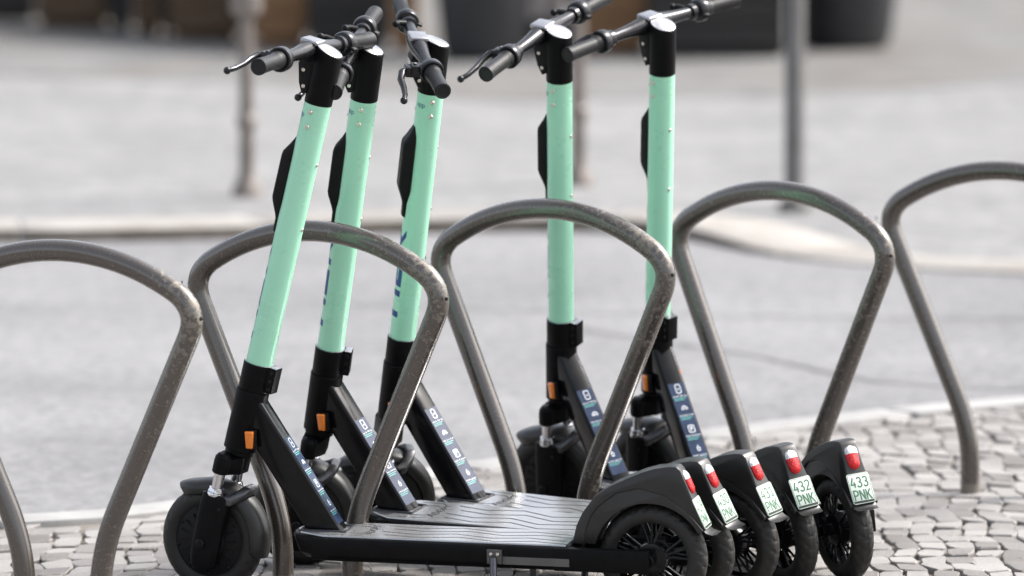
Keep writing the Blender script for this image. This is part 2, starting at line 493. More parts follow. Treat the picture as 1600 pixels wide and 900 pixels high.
    vs_ = [i/40*.34-.17 for i in range(41)]
    mb = MB(); mb.tube([bar(v) for v in vs_], [.0132+.0085*math.exp(-(v/.060)**2) for v in vs_], 24)
    hb = sp(mb, 'handlebar', 'bar', angle=40)
    def along(v, sgn):                             # frame whose z runs outward along the bar
        t_ = (bar(v+sgn*.002)-bar(v)).normalized(); a = Vector((0, 0, 1)); a = (a-t_*a.dot(t_)).normalized()
        return frame(bar(v), a.cross(t_), a, t_)
    mb = MB(); mb.box(.022, .064, -.023, .023, WT+.004, WT+.0145); 
    dc = mb.build('display_cover', 'cap', hb, bevel=.004, seg=3)
    mb = MB()
    for x in (.027, .059):
        for y in (-.018, .018): mb.cyl(.0016, WT+.0142, WT+.0150, 10, T(x, y, 0), 0, .0002)
    for s_ in (1, -1):
        g = MB(); F4 = along(s_*.166, s_)
        prof = [(.0192, .0), (.0192, .0145), (.0172, .0185), (.0170, .024), (.0168, .060), (.0172, .092), (.0182, .102), (.0180, .1075), (.0150, .1090), (.0128, .1074), (.0, .1074)]
        g.lathe(prof, 36, F4, 0, (True, False))
        for j in range(26):                        # ribs on the inner flange
            a = 2*math.pi*j/26
            g.box(-.0009, .0009, .0186, .0200, .001, .0135, 0, F4 @ Matrix.Rotation(a, 4, 'Z'))
        if s_ < 0:                                 # fine knurl on the right grip
            for j in range(30):
                a = 2*math.pi*j/30
                g.box(-.0005, .0005, .0163, .0174, .026, .100, 0, F4 @ Matrix.Rotation(a, 4, 'Z'))
        g.build('grip', 'grip', hb)
        r_ = MB(); F5 = along(s_*.146, s_)
        r_.lathe([(.0150, -.022), (.0185, -.020), (.0190, -.008), (.0172, -.006), (.0172, -.003), (.0245, -.001), (.0268, .003), (.0274, .015), (.0268, .0200), (.0235, .0218), (.0172, .0198)], 36, F5, 0, (True, True))
        r_.build('ring', 'bar', hb)
    # left brake: bracket, lever with ball end, cable
    mb = MB(); b0 = bar(.136)
    mb.box(b0.x+.008, b0.x+.040, .122, .152, b0.z-.018, b0.z+.006)
    mb.box(b0.x+.030, b0.x+.052, .118, .146, b0.z-.022, b0.z+.000)
    mb.cyl(.0045, -.001, .003, 12, T(b0.x+.032, .136, b0.z+.006), 1)
    lv_ = [(b0.x+.044, .130, b0.z-.008), (b0.x+.060, .142, b0.z-.012), (b0.x+.066, .165, b0.z-.020), (b0.x+.064, .195, b0.z-.027), (b0.x+.066, .228, b0.z-.033), (b0.x+.072, .250, b0.z-.037)]
    mb.tube(lv_, [.0085, .0088, .0078, .0068, .0060, .0060], 12)
    bm_ = [(.0082*math.sin(math.pi*i/8), -.0082*math.cos(math.pi*i/8)) for i in range(9)]
    mb.lathe([(max(r, .0001), h) for r, h in bm_], 16, T(*lv_[-1]), 0, (True, True))
    mb.build('brake_lever', ['bar', 'steel'], hb, bevel=.0012)
    # right side: thumb throttle and bell nub
    mb = MB(); b1 = bar(-.140)
    mb.tube([(b1.x-.006, -.150, b1.z+.004), (b1.x-.022, -.152, b1.z-.002), (b1.x-.034, -.150, b1.z-.006)], [.009, .010, .0105], 14, flat=.45)
    mb.build('throttle', 'plastic', hb, bevel=.0005)
    mb = MB(); b1 = bar(-.118)
    mb.tube([(b1.x+.010, -.120, b1.z+.006), (b1.x+.026, -.114, b1.z+.010), (b1.x+.034, -.104, b1.z+.010)], [.0085, .0065, .0062], 12)
    mb.lathe([(max(r, .0001), h) for r, h in bm_], 14, T(b1.x+.034, -.104, b1.z+.010), 0, (True, True))
    mb.build('bell', 'plastic', hb)
    # lock module on the front of the column
    mb = MB()
    prof = [(.0285, .702, .010), (.0310, .697, .011), (.0375, .683, .016), (.0490, .664, .0195), (.0505, .655, .0195), (.0505, .562, .0195), (.0480, .552, .019), (.0375, .524, .012), (.0350, .515, .0105), (.0345, .488, .010), (.0290, .484, .009)]
    mb.rings([[Vector((.024, h, w)), Vector((u*.55+.012, h, w)), Vector((u-.003, h*.92, w)), Vector((u, h*.72, w)), Vector((u, -h*.72, w)), Vector((u-.003, -h*.92, w)), Vector((u*.55+.012, -h, w)), Vector((.024, -h, w))] for u, w, h in prof])
    sp(mb, 'lock_module', 'plastic', bevel=.0012, angle=40)
    # fork
    mb = MB(); FU = .013
    mb.lathe([(.020, .0), (.031, -.002), (.031, -.010), (.026, -.014), (.024, -.04)], 36, None, 0, (True, True))
    secs = []
    for v_, u0, u1, w0, w1 in ((-.058, .000, .028, -.050, -.022), (-.045, -.006, .032, -.052, -.018), (-.02, -.022, .030, -.050, -.012), (.02, -.022, .030, -.050, -.012), (.045, -.006, .032, -.052, -.018), (.058, .000, .028, -.050, -.022)):
        secs.append([Vector((u0, v_, w0)), Vector((u1, v_, w0)), Vector((u1, v_, w1)), Vector((u0, v_, w1))])
    mb.rings(secs)
    for s_ in (1, -1):
        Mv = T(FU, s_*.046, 0)
        mb.lathe([(.0165, -.053), (.0182, -.051), (.0182, -.018), (.0165, -.014), (.0150, -.013), (.013, -.009), (.0, -.008)], 28, Mv, 0, (True, False))
        secs = []
        for w_, u0, u1, hv in ((-.099, -.018, .036, .012), (-.103, -.022, .040, .0155), (-.125, -.026, .042, .0165), (-.160, -.024, .041, .0155), (-.205, -.026, .041, .0148), (-.245, -.026, .038, .0142), (-.266, -.020, .032, .0135), (-.275, -.010, .022, .011)):
            ring = []
            for j in range(20):
                a = 2*math.pi*j/20; c_, d_ = math.cos(a), math.sin(a)
                ring.append(Vector(((u0+u1)/2+(u1-u0)/2*math.copysign(abs(c_)**.6, c_), s_*.0475+hv*math.copysign(abs(d_)**.75, d_), w_)))
            secs.append(ring)
        mb.rings(secs)
        mb.cyl(.0048, 0, .0015, 14, T(-.010, s_*.0625, -.128) @ Matrix.Rotation(R(-90*s_), 4, 'X'), 1)
        mb.cyl(.0105, 0, .007, 18, T(AX.x, s_*.060, AX.z) @ Matrix.Rotation(R(-90*s_), 4, 'X'), 1)
    fk = sp(mb, 'fork', ['black', 'gloss'], bevel=.0012, angle=40)
    mb = MB()                                      # arch bridging the fork legs behind the stanchions
    secs = []
    for v_, u_, w_ in ((-.060, .030, -.104), (-.056, -.020, -.104), (-.034, -.040, -.086), (-.018, -.046, -.077), (.018, -.046, -.077), (.034, -.040, -.086), (.056, -.020, -.104), (.060, .030, -.104)):
        secs.append([Vector((u_-.009, v_, w_-.012)), Vector((u_+.009, v_*.93, w_-.012)), Vector((u_+.009, v_*.93, w_+.006)), Vector((u_-.009, v_, w_+.004))])
    mb.rings(secs)
    mb.build('fork_arch', 'alu', fk, bevel=.002)
    for s_ in (1, -1):
        Mv = T(FU, s_*.046, 0); mb = MB()
        mb.lathe([(.0122, -.104), (.0122, -.050)], 28, Mv, 0)
        mb.lathe([(.0185, -.104), (.0190, -.101), (.0175, -.097), (.0182, -.095), (.0165, -.090), (.0160, -.087), (.0125, -.086)], 28, Mv, 0)
        mb.build('stanchion', 'chrome', fk)
    # front mudguard
    mb = MB(); secs = []
    for i in range(23):
        a = R(44+136*i/22); q = i/22
        hw_ = .033*min(1, .55+q*5) if q < .1 else .033
        if q > .93: hw_ = .033-.010*(q-.93)/.07
        r_ = .1265+.004*math.sin(math.pi*q)+(.010*(1-q/.15) if q < .15 else 0)
        top = []
        for y, dr in ((-1, -.022), (-.97, -.006), (-.72, .002), (-.35, .0055), (0, .0065), (.35, .0055), (.72, .002), (.97, -.006), (1, -.022)):
            top.append((y*hw_, r_+dr))
        ring = [Vector((AX.x+r*math.cos(a), y, AX.z+r*math.sin(a))) for y, r in top]+[Vector((AX.x+(r-.003)*math.cos(a), y*.93, AX.z+(r-.003)*math.sin(a))) for y, r in top[::-1]]
        secs.append(ring)
    mb.rings(secs)
    sp(mb, 'front_fender', 'fender', angle=50)
    # front wheel with hub motor
    mb = MB()
    mb.lathe([(.098, -.020), (.090, -.0235), (.083, -.0225), (.081, -.019), (.058, -.026), (.040, -.0285), (.036, -.033), (.018, -.035), (.016, -.042), (.0, -.042)][::-1]
             + [(.098, .020)][:0], 56, RX)
    mb.lathe([(.098, .020), (.090, .0235), (.083, .0225), (.081, .019), (.058, .026), (.040, .0285), (.036, .033), (.018, .035), (.016, .042), (.0, .042)], 56, RX)
    for j in range(9):
        a = 2*math.pi*j/9+.2
        for s_ in (1, -1):
            mb.cyl(.0040, 0, .0028, 12, T(.073*math.cos(a), s_*.0215, .073*math.sin(a)) @ Matrix.Rotation(R(-90*s_), 4, 'X'), 1)
    for j in range(18):
        a = 2*math.pi*j/18
        for s_ in (1, -1):
            mb.box(.046, .066, -.0015, .0015, s_*.026-.002, s_*.026+.002, 0, RX @ Matrix.Rotation(a, 4, 'Z'))
    fw = mb.build('front_wheel', ['plastic', 'gloss'], root, angle=25)
    fw.matrix_basis = STEM @ T(AX.x, 0, AX.z); steered.append('front_wheel')
    tyre(fw)
    return root

def plate(num, parent, wear=0):
    rd = Vector((-.0291, 0, -.0648)).normalized(); 
    rn = Vector((rd.z, 0, -rd.x)); rn = -rn if rn.x > 0 else rn
    Pc = Vector((-.1042, 0, .2147))+rn*.0030
    f = lambda h: (lambda a, b: Pc-LEFT*a-rd*b+rn*h)
    hw, hh, rr = .0268, .0345, .005
    def rrect(hw, hh, rr):
        o = []
        for cx, cy, a0 in ((hw-rr, hh-rr, 0), (-hw+rr, hh-rr, 90), (-hw+rr, -hh+rr, 180), (hw-rr, -hh+rr, 270)):
            o += [(cx+rr*math.cos(R(a0+90*i/5)), cy+rr*math.sin(R(a0+90*i/5))) for i in range(6)]
        return o
    mb = MB()
    mb.rings([[f(h)(a, b) for a, b in rrect(hw-i, hh-i, rr)] for h, i in ((-.0008, .0), (.0006, 0), (.0010, .0004))])
    f2 = f(.00125)
    ol = rrect(hw-.0020, hh-.0020, rr-.0015); ol = ol+[ol[0]]
    ribbon(mb, ol, .0009, f2, 1)
    for row, y0 in ((num, .0030), ('PNK', -.0265)):
        h_ = .0230
        for i, ch in enumerate(row):
            x0 = -.0215+i*.0150
            for k, st in enumerate(GL[ch]):
                ribbon(mb, [(x0+x*.0205, y0+y*h_) for x, y in st], .0034, f(.00125+.00004*k), 1)
    return mb.build('licence_plate', ['plate', 'plate_green'], parent, angle=40)

SC = [  # X, Y, yaw, lean, steer, plate, label
 (.3038, 13.4685, .2762, .0804, -.145, '429', 'nearest mint electric scooter, seen side-on, its front wheel and black kickstand side in full view'),
 (.3824, 13.6194, .5532, .1617, .409, '430', 'mint electric scooter with green-lettered plate 430 PNK, second from the camera'),
 (.4885, 13.7331, .6593, .1493, .842, '431', 'mint electric scooter with plate 431 PNK and handlebar turned towards the camera'),
 (.6096, 13.8582, 1.0575, .1598, .514, '432', 'mint electric scooter with plate 432 PNK, its stem behind the middle rack arch'),
 (.7366, 13.9102, 1.1554, .1064, .345, '433', 'mint electric scooter with plate 433 PNK, farthest of the row, rear tyre facing the camera'),
]
def copy_tree(o, parent=None):
    c = o.copy(); C.objects.link(c)
    if parent: c.parent = parent
    for ch in o.children: copy_tree(ch, c)
    return c

proto = make_scooter()
roots = [proto]+[copy_tree(proto) for _ in SC[1:]]
for r_, (X, Y, a, l, d, num, lab) in zip(roots, SC):
    r_.location = (X, Y, 0); r_.rotation_euler = (-l, 0, math.pi-a)
    tag(r_, lab, 'scooter', 'rental scooters parked in a row')
    for ch in r_.children:
        base = ch.name.split('.')[0]
        if base in steered:
            ch.matrix_basis = STEM @ Matrix.Rotation(d, 4, 'Z') @ STEM.inverted() @ ch.matrix_basis
        if base == 'rear_fender': plate(num, ch)
        if base in ('rear_wheel', 'front_wheel'):
            ch.matrix_basis = ch.matrix_basis @ Matrix.Rotation(random.uniform(0, 6), 4, 'Y') if base == 'front_wheel' else ch.matrix_basis @ Matrix.Rotation(random.uniform(-.2, .2), 4, 'Y')

# ------------------------------------------------------------------ bicycle racks
def rack_material():
    m = bpy.data.materials.new('rack_steel'); m.use_nodes = True; t = m.node_tree; b = t.nodes['Principled BSDF']
    g = t.nodes.new('ShaderNodeNewGeometry'); tc = t.nodes.new('ShaderNodeTexCoord')
    n1 = nd(t, 'ShaderNodeTexNoise', Scale=7, Detail=5, Roughness=.65); t.links.new(g.outputs['Position'], n1.inputs['Vector'])
    n2 = nd(t, 'ShaderNodeTexNoise', Scale=85, Detail=5, Roughness=.7); t.links.new(g.outputs['Position'], n2.inputs['Vector'])
    n3 = nd(t, 'ShaderNodeTexVoronoi', Scale=160.); t.links.new(g.outputs['Position'], n3.inputs['Vector'])
    sep = t.nodes.new('ShaderNodeSeparateXYZ'); t.links.new(tc.outputs['Object'], sep.inputs[0])
    def math_(op, a, b_, clamp=False):
        k = nd(t, 'ShaderNodeMath', operation=op); k.use_clamp = clamp
        for i, q in enumerate((a, b_)):
            if isinstance(q, (int, float)): k.inputs[i].default_value = q
            else: t.links.new(q, k.inputs[i])
        return k.outputs[0]
    # wear sits on the front shoulder, the outer bend that bicycles rub against, and thins out down the leg
    dx = math_('SUBTRACT', sep.outputs['X'], .275); dz = math_('SUBTRACT', sep.outputs['Z'], .665)
    dist = math_('SQRT', math_('ADD', math_('MULTIPLY', dx, dx), math_('MULTIPLY', dz, dz)), 0)
    near = math_('SUBTRACT', 1., math_('MULTIPLY', dist, 5.2), True)
    leg = math_('MULTIPLY', math_('GREATER_THAN', sep.outputs['X'], .03), .22)
    msk = math_('ADD', math_('ADD', math_('MULTIPLY', near, .33), leg), math_('MULTIPLY', math_('SUBTRACT', n1.outputs['Fac'], .5), .9))
    thr = math_('SUBTRACT', .90, math_('MULTIPLY', msk, .55))
    worn = math_('MULTIPLY', math_('SUBTRACT', n2.outputs['Fac'], math_('MULTIPLY', thr, .78)), 14., True)
    splash = math_('MULTIPLY', math_('SUBTRACT', math_('ADD', .030, math_('MULTIPLY', math_('SUBTRACT', n2.outputs['Fac'], .5), .05)), sep.outputs['Z']), 90., True)
    worn = math_('MAXIMUM', worn, math_('MULTIPLY', splash, .8))
    rmp = t.nodes.new('ShaderNodeMixRGB'); rmp.inputs[1].default_value = (.056, .047, .041, 1); rmp.inputs[2].default_value = (.084, .069, .057, 1)
    t.links.new(n1.outputs['Fac'], rmp.inputs[0])
    mx = t.nodes.new('ShaderNodeMixRGB'); mx.inputs[2].default_value = (.185, .165, .138, 1)
    t.links.new(worn, mx.inputs[0]); t.links.new(rmp.outputs[0], mx.inputs[1])
    t.links.new(mx.outputs[0], b.inputs['Base Color'])
    b.inputs['Metallic'].default_value = .35
    ct = math_('SUBTRACT', .8, math_('MULTIPLY', worn, .75)); t.links.new(ct, b.inputs['Coat Weight']); b.inputs['Coat Roughness'].default_value = .20; b.inputs['Coat IOR'].default_value = 1.6
    ro = math_('ADD', math_('MULTIPLY', worn, .30), math_('ADD', .18, math_('MULTIPLY', n2.outputs['Fac'], .16)))
    t.links.new(ro, b.inputs['Roughness'])
    bp = nd(t, 'ShaderNodeBump', Strength=.12, Distance=.001)
    t.links.new(math_('ADD', n2.outputs['Fac'], math_('MULTIPLY', worn, -.4)), bp.inputs['Height']); t.links.new(bp.outputs[0], b.inputs['Normal'])
    return m
M['rack'] = rack_material()
RA_, RH1, RH2, RB, RH0 = .322, .667, .783, .089, .150
def rack_path():
    def bez(p, c, q, n=9): return [((1-t)**2*p[0]+2*t*(1-t)*c[0]+t*t*q[0], (1-t)**2*p[1]+2*t*(1-t)*c[1]+t*t*q[1]) for t in [i/n for i in range(n+1)]]
    rad = (RA_**2+(RH2-RH1)**2)/(2*(RH2-RH1)); zc = RH2-rad
    half = math.asin(RA_/rad)
    sh = (RA_, RH1); kn = (RB, RH0)
    L = math.hypot(sh[0]-kn[0], sh[1]-kn[1]); ux, uz = (kn[0]-sh[0])/L, (kn[1]-sh[1])/L
    fr = .062; a0 = half-fr/rad
    p0 = (rad*math.sin(a0), zc+rad*math.cos(a0))
    p1 = (sh[0]+ux*fr, sh[1]+uz*fr)
    k0 = (kn[0]-ux*.10, kn[1]-uz*.10); k1 = (kn[0], kn[1]-.09)
    arcp = [(rad*math.sin(a0*i/12), zc+rad*math.cos(a0*i/12)) for i in range(13)]
    r = arcp[:-1]+bez(p0, sh, p1, 10)+[((p1[0]*(1-q)+k0[0]*q), (p1[1]*(1-q)+k0[1]*q)) for q in (.2, .4, .6, .8)]+bez(k0, kn, k1, 10)+[(RB, -.06)]
    return [(-x, z) for x, z in r[::-1]][:-1]+r
mb = MB()
pth = rack_path()
mb.tube([(x, 0, z) for x, z in pth], .0232, 28)
for s_ in (1, -1):                                 # drain hole in each shoulder
    mb.cyl(.0042, -.002, .0004, 14, T(s_*(RA_-.004), -.004, RH1-.012) @ Matrix.Rotation(R(90*s_), 4, 'Y') @ Matrix.Rotation(R(38), 4, 'X' ) @ T(0, 0, .0228), 1)
rack = mb.build('bike_rack', ['rack', 'groove'], angle=60)
RK = [(-.945, 13.32, -.406, 0, 'steel tube bike rack at the left edge, only its right shoulder and legs in view'),
      (-.422, 13.765, -.521, -.002, 'steel tube bike rack whose arch crosses behind the nearest scooter stem'),
      (.089, 14.263, -.607, 0, 'steel tube bike rack in the middle, its worn arch in front of two scooter stems'),
      (.620, 14.715, -.716, 0, 'steel tube bike rack arching over the pavement behind the 433 plate scooter'),
      (1.182, 15.252, -.507, 0, 'steel tube bike rack at the right edge, its foot standing on open cobbles')]
for i, (X, Y, t_, z, lab) in enumerate(RK):
    o = rack if i == 0 else rack.copy()
    if i: C.objects.link(o)
    o.location = (X, Y, z); o.rotation_euler = (0, 0, t_)
    tag(o, lab, 'bike rack', 'row of arched steel bike racks')

# ------------------------------------------------------------------ ground
def smooth(pts, n=10):
    P = [Vector(p) for p in pts]; out = []
    for i in range(len(P)-1):
        p0 = P[max(i-1, 0)]; p1 = P[i]; p2 = P[i+1]; p3 = P[min(i+2, len(P)-1)]
        for j in range(n):
            t_ = j/n; out.append(.5*((2*p1)+(p2-p0)*t_+(2*p0-5*p1+4*p2-p3)*t_*t_+(3*p1-p0-3*p2+p3)*t_**3))
    return out+[P[-1]]
KERB = smooth([(-9, 14.4), (-5, 14.45), (-2.6, 14.55), (-1.6, 14.76), (-1.05, 14.93), (-.81, 15.13), (-.2, 15.75), (.5, 16.46), (.93, 16.84), (1.33, 17.12), (2.2, 17.5), (4, 18.0), (9, 18.6)])
ROADZ = -.085
def kerb_y(x):
    for a, b in zip(KERB[:-1], KERB[1:]):
        if a.x <= x <= b.x: return a.y+(b.y-a.y)*(x-a.x)/(b.x-a.x)
    return KERB[-1].y

def ground_mat(name, c0, c1, s1, s2, rough, bump, patches=None, spec=.3, island=0):
    m = bpy.data.materials.new(name); m.use_nodes = True; t = m.node_tree; b = t.nodes['Principled BSDF']
    g = t.nodes.new('ShaderNodeNewGeometry')
    a = nd(t, 'ShaderNodeTexNoise', Scale=s1, Detail=6, Roughness=.6); t.links.new(g.outputs['Position'], a.inputs['Vector'])
    c = nd(t, 'ShaderNodeTexNoise', Scale=s2, Detail=3, Roughness=.7); t.links.new(g.outputs['Position'], c.inputs['Vector'])
    ad = nd(t, 'ShaderNodeMath', operation='ADD'); mu = nd(t, 'ShaderNodeMath', operation='MULTIPLY'); mu.inputs[1].default_value = .55
    t.links.new(c.outputs['Fac'], mu.inputs[0]); t.links.new(a.outputs['Fac'], ad.inputs[0]); t.links.new(mu.outputs[0], ad.inputs[1])
    r = t.nodes.new('ShaderNodeValToRGB'); r.color_ramp.elements[0].position = .50; r.color_ramp.elements[1].position = 1.05
    r.color_ramp.elements[0].color = (*c0, 1); r.color_ramp.elements[1].color = (*c1, 1)
    t.links.new(ad.outputs[0], r.inputs[0])
    out = r.outputs[0]
    if patches:
        mp = nd(t, 'ShaderNodeMapping'); mp.inputs['Scale'].default_value = patches[1]; t.links.new(g.outputs['Position'], mp.inputs[0])
        p = nd(t, 'ShaderNodeTexNoise', Scale=1., Detail=3, Roughness=.55); t.links.new(mp.outputs[0], p.inputs['Vector'])
        pr = t.nodes.new('ShaderNodeValToRGB'); pr.color_ramp.elements[0].position = .36; pr.color_ramp.elements[1].position = .62
        pr.color_ramp.elements[0].color = (*patches[0], 1); pr.color_ramp.elements[1].color = (1, 1, 1, 1)
        t.links.new(p.outputs['Fac'], pr.inputs[0])
        mx = t.nodes.new('ShaderNodeMixRGB'); mx.blend_type = 'MULTIPLY'; mx.inputs[0].default_value = 1
        t.links.new(out, mx.inputs[1]); t.links.new(pr.outputs[0], mx.inputs[2]); out = mx.outputs[0]
    if island:
        mi = nd(t, 'ShaderNodeMapRange'); mi.inputs[3].default_value = 1-island; mi.inputs[4].default_value = 1+island
        t.links.new(g.outputs['Random Per Island'], mi.inputs[0])
        si = nd(t, 'ShaderNodeVectorMath', operation='SCALE'); t.links.new(out, si.inputs[0]); t.links.new(mi.outputs[0], si.inputs['Scale']); out = si.outputs[0]
    t.links.new(out, b.inputs['Base Color'])
    b.inputs['Roughness'].default_value = rough; b.inputs['Specular IOR Level'].default_value = spec
    bp = nd(t, 'ShaderNodeBump', Strength=bump, Distance=.004); t.links.new(c.outputs['Fac'], bp.inputs['Height']); t.links.new(bp.outputs[0], b.inputs['Normal'])
    return m
M['asphalt'] = ground_mat('asphalt', (.105, .105, .107), (.265, .264, .268), 30., 110, .85, .6, ((.78, .78, .79), (.8, .7, 1)))
M['far'] = ground_mat('far_paving', (.13, .13, .131), (.25, .249, .247), 9, 26, .85, .5, ((.88, .88, .88), (1.2, .9, 1)))
M['sand'] = ground_mat('joint_sand', (.10, .088, .076), (.20, .178, .155), 9, 300, .95, .4)
M['kerb'] = ground_mat('kerb_granite', (.24, .236, .23), (.34, .335, .328), 9, 240, .75, .3, island=.14)
M['kerb_face'] = ground_mat('old_kerb_granite', (.20, .178, .155), (.33, .318, .30), 6, 60, .8, .3, island=.18)

def stone_mat():
    m = bpy.data.materials.new('sett_granite'); m.use_nodes = True; t = m.node_tree; b = t.nodes['Principled BSDF']
    g = t.nodes.new('ShaderNodeNewGeometry')
    n = nd(t, 'ShaderNodeTexNoise', Scale=160, Detail=5, Roughness=.7); t.links.new(g.outputs['Position'], n.inputs['Vector'])
    n2 = nd(t, 'ShaderNodeTexNoise', Scale=6, Detail=3); t.links.new(g.outputs['Position'], n2.inputs['Vector'])
    r = t.nodes.new('ShaderNodeValToRGB')
    r.color_ramp.elements[0].color = (.125, .112, .102, 1); r.color_ramp.elements[1].color = (.285, .270, .255, 1)
    e = r.color_ramp.elements.new(.45); e.color = (.215, .203, .192, 1)
    t.links.new(g.outputs['Random Per Island'], r.inputs[0])
    mr = nd(t, 'ShaderNodeMapRange'); mr.inputs[1].default_value = .3; mr.inputs[2].default_value = .7; mr.inputs[3].default_value = .82; mr.inputs[4].default_value = 1.14
    t.links.new(n.outputs['Fac'], mr.inputs[0])
    mr2 = nd(t, 'ShaderNodeMapRange'); mr2.inputs[1].default_value = .3; mr2.inputs[2].default_value = .7; mr2.inputs[3].default_value = .88; mr2.inputs[4].default_value = 1.08
    t.links.new(n2.outputs['Fac'], mr2.inputs[0])
    mu = nd(t, 'ShaderNodeMath', operation='MULTIPLY'); t.links.new(mr.outputs[0], mu.inputs[0]); t.links.new(mr2.outputs[0], mu.inputs[1])
    sc = nd(t, 'ShaderNodeVectorMath', operation='SCALE'); t.links.new(r.outputs[0], sc.inputs[0]); t.links.new(mu.outputs[0], sc.inputs['Scale'])
    t.links.new(sc.outputs[0], b.inputs['Base Color'])
    b.inputs['Roughness'].default_value = .6
    bp = nd(t, 'ShaderNodeBump', Strength=.9, Distance=.004); t.links.new(n.outputs['Fac'], bp.inputs['Height']); t.links.new(bp.outputs[0], b.inputs['Normal'])
    return m
M['stone'] = stone_mat()

# the road: one sheet out to the horizon
mb = MB(); mb.add([(-300, -120, ROADZ), (300, -120, ROADZ), (300, 500, ROADZ), (-300, 500, ROADZ)], [(0, 1, 2, 3)])
tag(mb.build('road', 'asphalt'), kind='structure')
M['tar'] = ground_mat('tar_seam', (.07, .07, .071), (.14, .14, .14), 12, 90, .8, .3)
mb = MB(); rnd = random.Random(8)
for seam in (((.2, 19.6), (.7, 18.9), (1.1, 18.2), (1.9, 17.95)), ((-.5, 20.3), (.5, 20.0), (1.6, 19.9), (3.2, 20.1))):
    pts = smooth(seam, 14)
    pts = [(p.x+rnd.uniform(-.006, .006), p.y+rnd.uniform(-.02, .02)) for p in pts]
    ribbon(mb, pts, .016, lambda a, b: Vector((a, b, ROADZ+.004)))
tag(mb.build('road_seams', 'tar'), kind='structure')
# near pavement: sand bed with a side, then setts laid in segmental arcs
def strip(name, edge, yfar, ztop, zbot, m, front=True):
    v = []; n = len(edge)
    for p in edge: v += [(p.x, p.y, zbot), (p.x, p.y, ztop), (p.x, yfar, ztop)]
    f = []
    for i in range(n-1):
        a, b = 3*i, 3*i+3
        f += [(a, b, b+1, a+1), (a+1, b+1, b+2, a+2)]
    q = MB(); q.add(v, f)
    return tag(q.build(name, m), kind='structure')
KW = .125
inner = [Vector((p.x, p.y-.02)) for p in KERB]
strip('pavement_bed', inner, 2.0, -.011, -.30, 'sand')
mb = MB(); rnd = random.Random(5)
P_, dx, dy = .86, .0615, .108
for s_ in range(-7, 9):
    xc = s_*P_+.12
    for j in range(0, 88):
        for i in range(14):
            def mp(ii, jj):
                t_ = (ii*dx)/P_*2-1
                return Vector((xc-P_/2+ii*dx+.012*math.sin(jj*1.7+s_), 10.2+jj*dy+.17*(1-t_*t_)))
            jt = lambda: Vector((rnd.uniform(-.008, .008), rnd.uniform(-.012, .012)))
            cs = [mp(i, j)+jt(), mp(i+1, j)+jt(), mp(i+1, j+1)+jt(), mp(i, j+1)+jt()]
            ce = sum(cs, Vector((0, 0)))/4
            if ce.y > kerb_y(ce.x)-KW-.055 or ce.y < 11.2: continue
            z0 = rnd.uniform(-.0028, .0028); tx, ty = rnd.uniform(-.05, .05), rnd.uniform(-.035, .035)
            gap = rnd.uniform(.030, .065)
            oct_ = []
            for k in range(4):
                a, b, c = cs[k-1], cs[k], cs[(k+1) % 4]
                b2 = b+(ce-b)*gap
                oct_ += [b2+(a-b)*.14, b2+(c-b)*.14]
            v = []
            for ins, z in ((-.02, -.03), (0, -.0028), (.05, 0.)):
                for q in oct_:
                    w = q+(ce-q)*ins; v.append((w.x, w.y, z+z0+(w.x-ce.x)*tx+(w.y-ce.y)*ty+rnd.uniform(-.0012, .0012)))
            v.append((ce.x, ce.y, z0+.0006))
            f = [(r*8+k, r*8+(k+1) % 8, (r+1)*8+(k+1) % 8, (r+1)*8+k) for r in range(2) for k in range(8)]+[(16+k, 16+(k+1) % 8, 24) for k in range(8)]
            mb.add(v, f)
tag(mb.build('pavement', 'stone', angle=14), kind='structure')

def kerb_line(name, line, width, top, bottom, m, length=.9, gap=.006, side=-1, jz=.003):
    """granite kerbstones along a curve; side -1: the stones lie on the camera side of the line"""
    q = MB(); rnd = random.Random(3)
    acc = [0]
    for a, b in zip(line[:-1], line[1:]): acc.append(acc[-1]+(b-a).length)
    def at(s):
        for i in range(len(acc)-1):
            if acc[i] <= s <= acc[i+1]:
                t_ = (s-acc[i])/(acc[i+1]-acc[i]); p = line[i].lerp(line[i+1], t_); d = (line[i+1]-line[i]).normalized()
                return p, Vector((-d.y, d.x))*side
        return line[-1], Vector((0, side))
    s = 0
    while s < acc[-1]-.2:
        L = length*rnd.uniform(.75, 1.25); e = min(s+L, acc[-1]); k = 6; dz = rnd.uniform(-jz, jz); rr = []
        for i in range(k+1):
            p, n = at(s+gap+(e-s-2*gap)*i/k); p2 = p+n*width
            rr.append([Vector((p.x, p.y, bottom)), Vector((p.x, p.y, (top(p.x) if callable(top) else top)+dz)), Vector((p2.x, p2.y, (top(p.x) if callable(top) else top)+dz)), Vector((p2.x, p2.y, bottom))])
        q.rings(rr); s = e
    return tag(q.build(name, m, bevel=min(.008, width*.2)), kind='structure')
kerb_line('kerb', KERB, KW, .006, -.28, 'kerb', length=.7, gap=.011)
FK = smooth([(-14, 22.0), (-6, 22.2), (-3, 22.3), (-1.35, 22.4), (-.4, 22.68), (.25, 22.75), (.594, 22.5), (.85, 21.95), (1.2, 21.52), (1.63, 21.27), (2.3, 21.1), (4, 21.0), (9, 20.9), (14, 20.9)])
FZ = -.037
def drop(x):                                       # the kerb dips to road level towards the right
    q = min(1, max(0, (x-.50)/.55)); q = q*q*(3-2*q)
    return FZ+(ROADZ+.008-FZ)*q
mb = MB(); v = []
for p in FK: v += [(p.x, p.y+.02, -.3), (p.x, p.y+.02, drop(p.x)-.005), (p.x, p.y+.45, drop(p.x)-.005), (p.x, p.y+2.2, FZ-.004), (p.x, 60, FZ-.004)]
mb.add(v, [(5*i+k, 5*i+5+k, 5*i+6+k, 5*i+1+k) for i in range(len(FK)-1) for k in range(4)])
tag(mb.build('far_pavement', 'far'), kind='structure')
